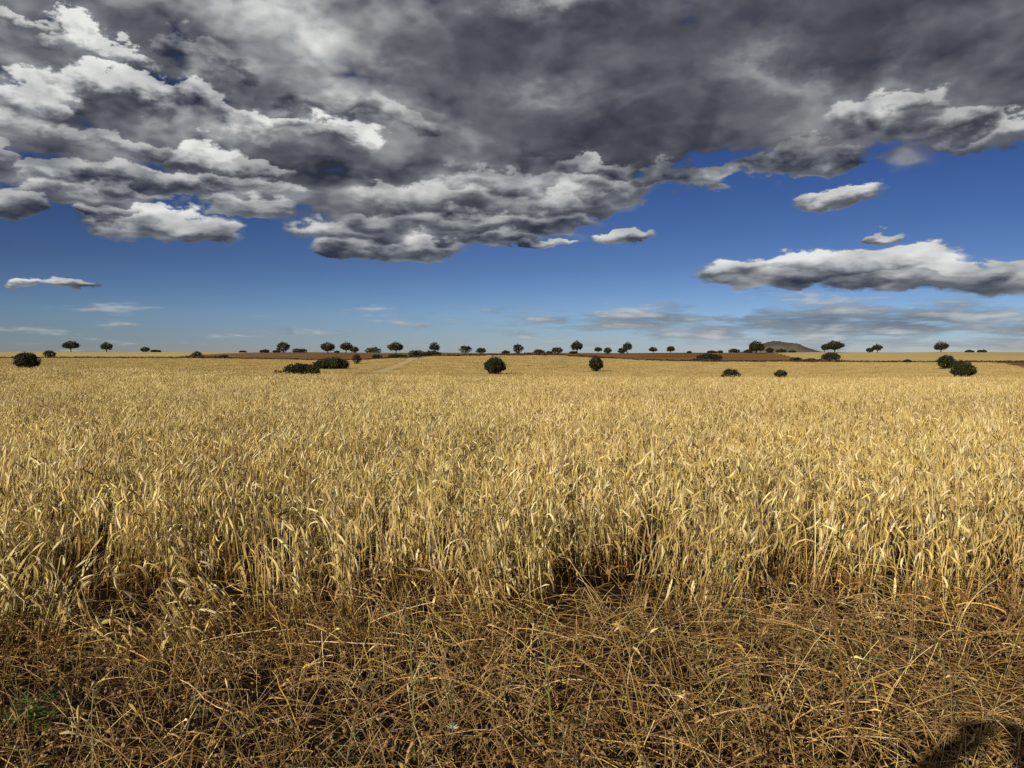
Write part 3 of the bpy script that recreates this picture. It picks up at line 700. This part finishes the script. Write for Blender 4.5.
TREES = [
 # lone oaks standing in the crop
 (495, 357, 374, 22, 'R', 'large round dark oak standing alone in the middle of the crop, trunk hidden'),
 (596, 356, 371, 15, 'R', 'narrow upright oak in the crop, below the edge of the ploughed field'),
 (27, 352.5, 368.5, 25, 'R', 'broad dark oak in the crop near the frame edge, long shadow beside it'),
 (731, 369, 381, 20, 'R', 'wide flat bush half sunk in the crop, below the dark mound of bush'),
 (781, 369.5, 379.5, 15, 'U', 'small flat-topped oak low in the crop, below the hill'),
 (946.5, 355, 369, 18, 'R', 'rounder oak of the touching pair in the crop, standing behind the other'),
 (963, 361, 378, 24, 'R', 'squat oak of the touching pair in the crop, nearer and lighter green'),
 # hedge running down the slope
 (331, 356.5, 369, 35, 'L', 'upper long hedge clump on the slope, ending under the trunked oak'),
 (303, 362.5, 375, 35, 'L', 'middle hedge clump sloping down through the crop, longest of the three'),
 (279, 369.5, 376.5, 16, 'L', 'lowest small hedge clump at the bottom end of the sloping hedge'),
 (357, 354, 364, 9.5, 'R', 'small upright oak between the hedge and the ploughed field'),
 # left part of the border and skyline
 (50, 350.5, 358, 12, 'R', 'small round oak on the dark border just behind the broad oak'),
 (71.5, 341, 351.8, 17, 'U', 'umbrella-shaped oak with a short trunk, first of two trunked oaks on the pale skyline'),
 (107, 342, 351.8, 13, 'U', 'smaller of the two trunked oaks on the pale skyline, wedge-shaped crown'),
 (145.5, 347, 352, 9, 'R', 'small boxy oak on the pale skyline, joined to a low bush'),
 (156, 349.6, 352.2, 10, 'L', 'low flat bush touching the small boxy oak on the skyline'),
 (197, 351, 357.6, 10, 'L', 'ragged bush where the ploughed field begins on the dark border'),
 (224, 354.8, 358, 9, 'L', 'low dark bump of scrub on the border next to the ragged bush'),
 (243, 350.6, 352.4, 8, 'L', 'tiny pale scrub on the skyline above the start of the ploughed field'),
 (264.5, 349.2, 352.6, 9, 'L', 'small dome of scrub on the skyline before the knobbly oak'),
 (283.5, 342, 352.4, 14, 'R', 'knobbly oak on the skyline above the sloping hedge, scrub at its foot'),
 (277, 350, 352.6, 7, 'L', 'small scrub at the foot of the knobbly skyline oak'),
 (300, 348, 352.6, 15, 'L', 'long low bush on the skyline between the knobbly oak and the mushroom-shaped oak'),
 (328, 342, 354, 15, 'U', 'mushroom-shaped oak with a clear trunk above the upper hedge clump'),
 (337, 350.6, 352.8, 5, 'L', 'tiny scrub between the mushroom-shaped oak and its lopsided neighbour'),
 (346, 342, 352.6, 15, 'U', 'lopsided oak on the skyline with a lower bushy companion', .3),
 (354.5, 346.6, 352.8, 9, 'R', 'small bushy oak leaning against the lopsided skyline oak'),
 (373.5, 347, 352.8, 16, 'L', 'wide low oak scrub on the skyline beside the lopsided pair'),
 (377, 354, 358.5, 10, 'L', 'dark round bush at the top of the wheel track'),
 (396, 342, 352.8, 17, 'U', 'broad oak with a wavy crown and short trunk, above the long dark hedge'),
 (397.5, 353.4, 358, 22, 'L', 'long dark hedge under the broad wavy oak'),
 (418, 349, 356.8, 16, 'L', 'tall dark clump joining the long hedge and the mop-headed oak'),
 (432.5, 350, 355.8, 18, 'L', 'dark clump of bushes spread at the foot of the mop-headed oak'),
 (434.5, 342, 352, 12, 'U', 'mop-headed oak rising out of a dark clump of bushes'),
 # middle of the skyline
 (465.5, 346, 353.2, 14, 'R', 'domed oak on the skyline above the crop, trailing low scrub'),
 (481, 348, 353.2, 11, 'R', 'small flattened oak next to the domed one on the skyline'),
 (506, 350.2, 353.6, 8, 'L', 'low scrub just before the squat oak over the middle of the crop'),
 (518, 344, 353.6, 11, 'R', 'squat upright oak on the skyline behind the large round oak'),
 (539, 349, 353.8, 11, 'L', 'low rounded bush on the skyline, first of three lumps past the squat oak'),
 (549, 351, 354, 7, 'L', 'smallest low lump of scrub between two rounded bushes on the skyline'),
 (557, 347, 354, 12, 'R', 'rounded dark oak on the skyline just before the tall square-headed oak'),
 (577, 341, 352.6, 14, 'U', 'tall square-headed oak with a trunk at the start of the red ploughed field'),
 (573.5, 350.8, 353.8, 8, 'L', 'low scrub at the foot of the tall square-headed oak'),
 (598, 347, 353.2, 9, 'U', 'first of two small matching oaks side by side on the red ploughed field'),
 (607.5, 347.6, 353.6, 8.5, 'R', 'second and squatter of two small oaks side by side on the red ploughed field'),
 (627, 342, 352.8, 11, 'U', 'taller oak with a leaning head, of the touching pair on the red ploughed field', .3),
 (622, 348, 353.6, 9, 'R', 'low round oak tucked against the leaning-headed oak'),
 (653, 347, 353.4, 10, 'U', 'small oak with a split trunk standing alone on the ploughed skyline'),
 (670.5, 346, 353, 9.5, 'U', 'small flat-crowned oak tilted to one side on the ploughed skyline', .3),
 (689, 351, 353.2, 4.5, 'L', 'tiny dark tuft between the tilted oak and the dark mound'),
 (709, 352.2, 360.6, 23, 'L', 'big dark mound of bush on the border of the red ploughed field'),
 (712, 350.4, 353, 10, 'L', 'low scrub on the skyline showing over the dark mound'),
 (720, 350.4, 353, 5, 'L', 'tiny round tuft on the skyline past the dark mound'),
 (733.5, 348, 352.8, 11, 'L', 'low square bush on the skyline before the oak that stands against the hill'),
 (748, 349, 352.6, 8, 'L', 'low scrub leaning on the oak that stands against the hill'),
 (756, 341, 354.2, 17, 'U', 'thick round-headed oak standing in front of the edge of the hill'),
 (769.5, 347.6, 352.4, 8, 'R', 'first small round bush at the foot of the hill'),
 (781, 348.6, 352.4, 11, 'L', 'double-headed dark bush below the middle of the hill'),
 (792, 350.2, 352.4, 7, 'L', 'low pale scrub below the falling side of the hill'),
 # right part
 (796, 357, 361, 11, 'L', 'low dark bush on the field border, first of two before the black boulder-like bush'),
 (811, 358, 361.2, 8, 'L', 'smaller low bush on the field border beside the black boulder-like bush'),
 (831, 352.2, 361.6, 19, 'R', 'black boulder-like bush on the border in front of the wide flat-topped oak'),
 (834, 341, 352.6, 21, 'U', 'wide flat-topped oak on the pale skyline, behind the boulder-like bush'),
 (824.5, 343.5, 352, 8, 'U', 'small oak half merged with the wide flat-topped oak'),
 (877, 344, 352.2, 12, 'U', 'rounded oak on the pale skyline with a small dark bush at its side'),
 (869.5, 348, 352.4, 7.5, 'R', 'small dark bush beside the rounded oak on the pale skyline'),
 (940.5, 341.6, 352.2, 15.5, 'U', 'solitary parasol-shaped oak with a thin trunk on the pale skyline'),
 (907.5, 359, 362.4, 6.5, 'L', 'little dark bush on the border strip between the boulder-like bush and the touching pair'),
 (969, 349.8, 352.4, 9, 'L', 'first of two flat bushes on the skyline past the parasol-shaped oak'),
 (981.5, 349.6, 352.4, 9, 'L', 'second and last flat bush on the skyline past the parasol-shaped oak'),
]
for t_ in TREES: oak(*t_)

def border_scrub():
    """Low broken scrub and dead stems all along the dark field border."""
    rng = np.random.default_rng(77); mb = MB()
    for i in range(2600):
        a = rng.uniform(-.60, .60); d = rng.uniform(D_MID - 11, D_MID + 1)
        x, y = d * math.sin(a), d * math.cos(a); z = float(ground_z(x, y))
        h = rng.uniform(.2, .65) * (1.8 if mnoise.noise(Vector((x * .05, 0, 3))) > .25 else 1)
        c = tuple(np.array((.05, .025, .010)) * rng.uniform(.4, 1.6))
        for j in range(5):
            p = Vector((x + rng.normal(0, .6), y + rng.normal(0, .6), z - .05)); s_ = Vector((rng.uniform(.15, .4), rng.normal(0, .2), 0)); l = Vector((*rng.normal(0, .25, 2), h * rng.uniform(.6, 1.1)))
            mb.quad(p - s_, p + s_, p + l + s_ * .6, p + l - s_ * .5, c)
    o = link('scrub', mb.mesh('scrub', M_STRAW)); tag(o, 'low dark reddish scrub and dead stems along the field border', 'scrub', kind='stuff')
border_scrub()

# ------------------------------------------------------------------ single plants of the margin
def at(px, row, z=0.0):
    """Place on the margin (height z above the ground) seen at a pixel."""
    y = (EYE - z) * F / (row - HORIZON)
    return Vector(((px - 512) / F * y, y, 0))
GREEN = (.11, .17, .035); DKGREEN = (.020, .040, .014); YGREEN = (.20, .21, .055); WHITE = (.62, .62, .50)
M_GREEN = plant_mat('green_leaf', .15, var=.2, patch=.1)
def plant(name, loc, label, cat, parts):
    r = bpy.data.objects.new(name, None); COL.objects.link(r); r.location = loc; r.empty_display_size = .1; tag(r, label, cat)
    for nm, mb in parts:
        for q in (mb if isinstance(mb, list) else [mb]): link(nm, q.mesh(nm, M_GREEN), None, r)
    return r
def rosette(rng, n, ln, col, spiny=True, up=(.1, 1.1)):
    mb = MB()
    for i in range(n):
        a = rng.uniform(0, 6.28); ld = Vector((math.cos(a), math.sin(a), 0)); pts = arc(rng, Vector((0, 0, .02)), a, rng.uniform(*up), ln * rng.uniform(.6, 1.15), rng.uniform(.5, 1.4), 6, .08)
        c = tuple(np.array(col) * rng.uniform(.6, 1.5)); w = ln * .075; sd = Vector((-ld.y, ld.x, 0))
        mb.strip(pts, [w * .5, w, w * 1.2, w, w * .8, w * .5, w * .08], sd, c)
        if spiny:
            for p in pts[1:]:
                for s in (-1, 1): mb.tri(p - ld * .006, p + ld * .006, p + (sd * s + ld * .5) * w * 2.2 + Vector((0, 0, .006)), c)
    return mb
rg = np.random.default_rng(5)
plant('green_thistle', at(24, 745) + Vector((0, 0, .05)), 'green spiky thistle rosette among the fallen straw', 'thistle', [('leaves', rosette(rg, 40, .145, GREEN, up=(.35, 1.5)))])
mb = MB(); mb2 = MB()
def stalk(rng, h, col, lean, r=.0035, n=7, nb=6, head=None, headr=.008):
    mb = MB(); hd = []; a = 0 if lean > 0 else math.pi
    pts = [Vector((lean * (i / n) ** 1.3, rng.normal(0, .004), h * i / n)) for i in range(n + 1)]
    mb.tube(pts, [r * (1 - .5 * i / n) for i in range(n + 1)], col, 5)
    for i in range(nb):
        k = rng.integers(2, n + 1); bp = arc(rng, pts[k], rng.uniform(0, 6.28), rng.uniform(.3, 1.2), rng.uniform(.04, .13), .2, 3, .15)
        mb.tube(bp, r * .45, col, 3)
        if head: q = MB(); q.ball(bp[-1], headr * rng.uniform(.6, 1.2), head, rng, 6); hd.append(q)
    if head: q = MB(); q.ball(pts[-1], headr, head, rng, 6); hd.append(q)
    return mb, hd
def stalk_thing(px, row, h, col, lean, label, r=.0035, nb=6, head=None, headr=.008, z=0, name='weed_stalk', loc=None):
    s, hd = stalk(rg, h, col, lean, r, 7, nb, head, headr)
    plant(name, loc or at(px, row, z), label, 'weed', [('stem', s)] + ([('seed_head', hd)] if head else []))
BRN = (.22, .115, .035)
stalk_thing(858, 790, .80, BRN, -.09, 'tall straight brown weed stalk rising higher than the straw round it', .0062, 4, None)
stalk_thing(556, 790, .60, YGREEN, -.05, 'yellow-green weed stalk growing upright from the dark fallen straw', .0055, 5, (.26, .20, .07))
stalk_thing(413, 775, .60, YGREEN, -.02, 'paler thin green stalk with buds, beside the white thistle flower', .0042, 8, (.20, .20, .07), .008)
stalk_thing(648, 800, .66, (.30, .17, .06), -.14, 'long bare brown stalk leaning across the tangled straw', .005, 2, None)
stalk_thing(742, 770, .34, (.12, .15, .045), .03, 'thin green forked weed with narrow side shoots', .003, 10, None)
stalk_thing(735, 625, .50, (.06, .10, .035), .0, 'slim green weed at the edge of the standing crop', .003, 9, (.07, .12, .04), .009, loc=at(735, 660))
stalk_thing(870, 720, .26, (.10, .14, .05), .02, 'short green sprig half buried in straw behind the brown stalk', .003, 9, (.08, .13, .045), .008)
# white thistle flower
mb = MB(); s, _h = stalk(rg, .195, (.25, .22, .10), .01, .003, 4, 0)
for i in range(46):
    t_ = Vector(rg.normal(size=3)); t_.z = abs(t_.z) * .7; t_.normalize(); b_ = Vector((.01, 0, .20)); s_ = t_.orthogonal().normalized() * .002
    mb.tri(b_ - s_, b_ + s_, b_ + t_ * rg.uniform(.016, .032), WHITE)
plant('thistle_flower', at(449, 785), 'pale bristly thistle flower low in the fallen straw', 'thistle', [('stem', s), ('flower', mb)])
# dark thistles standing in the crop
s, hd = stalk(rg, .80, (.035, .035, .018), -.09, .0045, 7, 3, (.016, .022, .014), .013)
plant('dark_thistle', Vector(((584 - 512) / F * 5.3, 5.3, 0)), 'dark thistle stem with a black head rising through the crop', 'thistle', [('stem', s), ('seed_head', hd)])
s, hd = stalk(rg, .66, (.05, .045, .02), .01, .004, 7, 0)
lv = rosette(rg, 9, .085, DKGREEN, up=(-.5, .9))
for i, v in enumerate(lv.v): lv.v[i] = v + Vector((.01, 0, .60))
plant('leafy_weed', Vector(((278 - 512) / F * 5.2, 5.2, 0)), 'small weed with dark green leaves on top of the crop', 'weed', [('stem', s), ('leaves', lv)])

# ------------------------------------------------------------------ the photographer, whose shadow falls on the weeds
def photographer():
    m, t, b = base_mat('clothed_skin', .8, .2); b.inputs['Base Color'].default_value = (.10, .11, .14, 1)
    V = []; E = []; Rr = []
    def ch(pts, parent=None):
        for (x, y, z, r) in pts:
            V.append((x, y, z)); Rr.append(r)
            if parent is not None: E.append((parent, len(V) - 1))
            parent = len(V) - 1
        return parent
    pel = ch([(0, 0, .98, .15)])
    ches = ch([(0, .0, 1.15, .14), (0, .0, 1.35, .165)], pel); nk = ch([(0, .0, 1.47, .075), (0, .02, 1.56, .06)], ches)
    ch([(0, .03, 1.63, .085), (0, .03, 1.72, .098), (0, .02, 1.80, .07)], nk)
    for s in (-1, 1):
        ch([(s * .10, 0, .88, .095), (s * .12, .01, .50, .062), (s * .13, -.02, .09, .042), (s * .14, .05, .035, .040), (s * .15, .17, .025, .03)], pel)
        h = ch([(s * .19, 0, 1.42, .06), (s * .33, .04, 1.50, .062), (s * .42, .08, 1.60, .058), (s * .20, .20, 1.645, .040), (s * .10, .235, 1.66, .026)], ches)
        for k, (dz, ln) in enumerate(((.035, .055), (.018, .065), (.0, .06), (-.018, .05))):
            ch([(s * .088, .247, 1.672 + dz, .010), (s * (.088 - ln * .6), .262, 1.680 + dz, .009), (s * (.088 - ln), .262, 1.680 + dz, .0075)], h)
        ch([(s * .085, .225, 1.64, .011), (s * .06, .235, 1.655, .009)], h)
    me = bpy.data.meshes.new('person'); me.from_pydata(V, E, [])
    o = link('person', me, m); o.location = (.10, -.30, 0)
    sk = o.modifiers.new('skin', 'SKIN'); sk.use_smooth_shade = True
    for i, v in enumerate(me.skin_vertices[0].data): v.radius = (Rr[i], Rr[i]); v.use_root = (i == 0)
    sb = o.modifiers.new('sub', 'SUBSURF'); sb.levels = sb.render_levels = 1
    tag(o, 'standing person holding a phone up, shadow cast over the dry weeds in the corner', 'person')
    mb = MB(); bm = bmesh.new(); bmesh.ops.create_cube(bm, size=1); bmesh.ops.scale(bm, verts=bm.verts, vec=(.150, .008, .072)); bmesh.ops.bevel(bm, geom=bm.edges, offset=.003, segments=2)
    pm = bpy.data.meshes.new('phone'); bm.to_mesh(pm); bm.free(); mm, t, b = base_mat('dark_glass', .2, .5); b.inputs['Base Color'].default_value = (.02, .02, .022, 1)
    p = link('phone', pm, mm); p.location = (0, -.055, EYE - .0); tag(p, 'dark phone held up in both hands of the standing person', 'phone')
photographer()
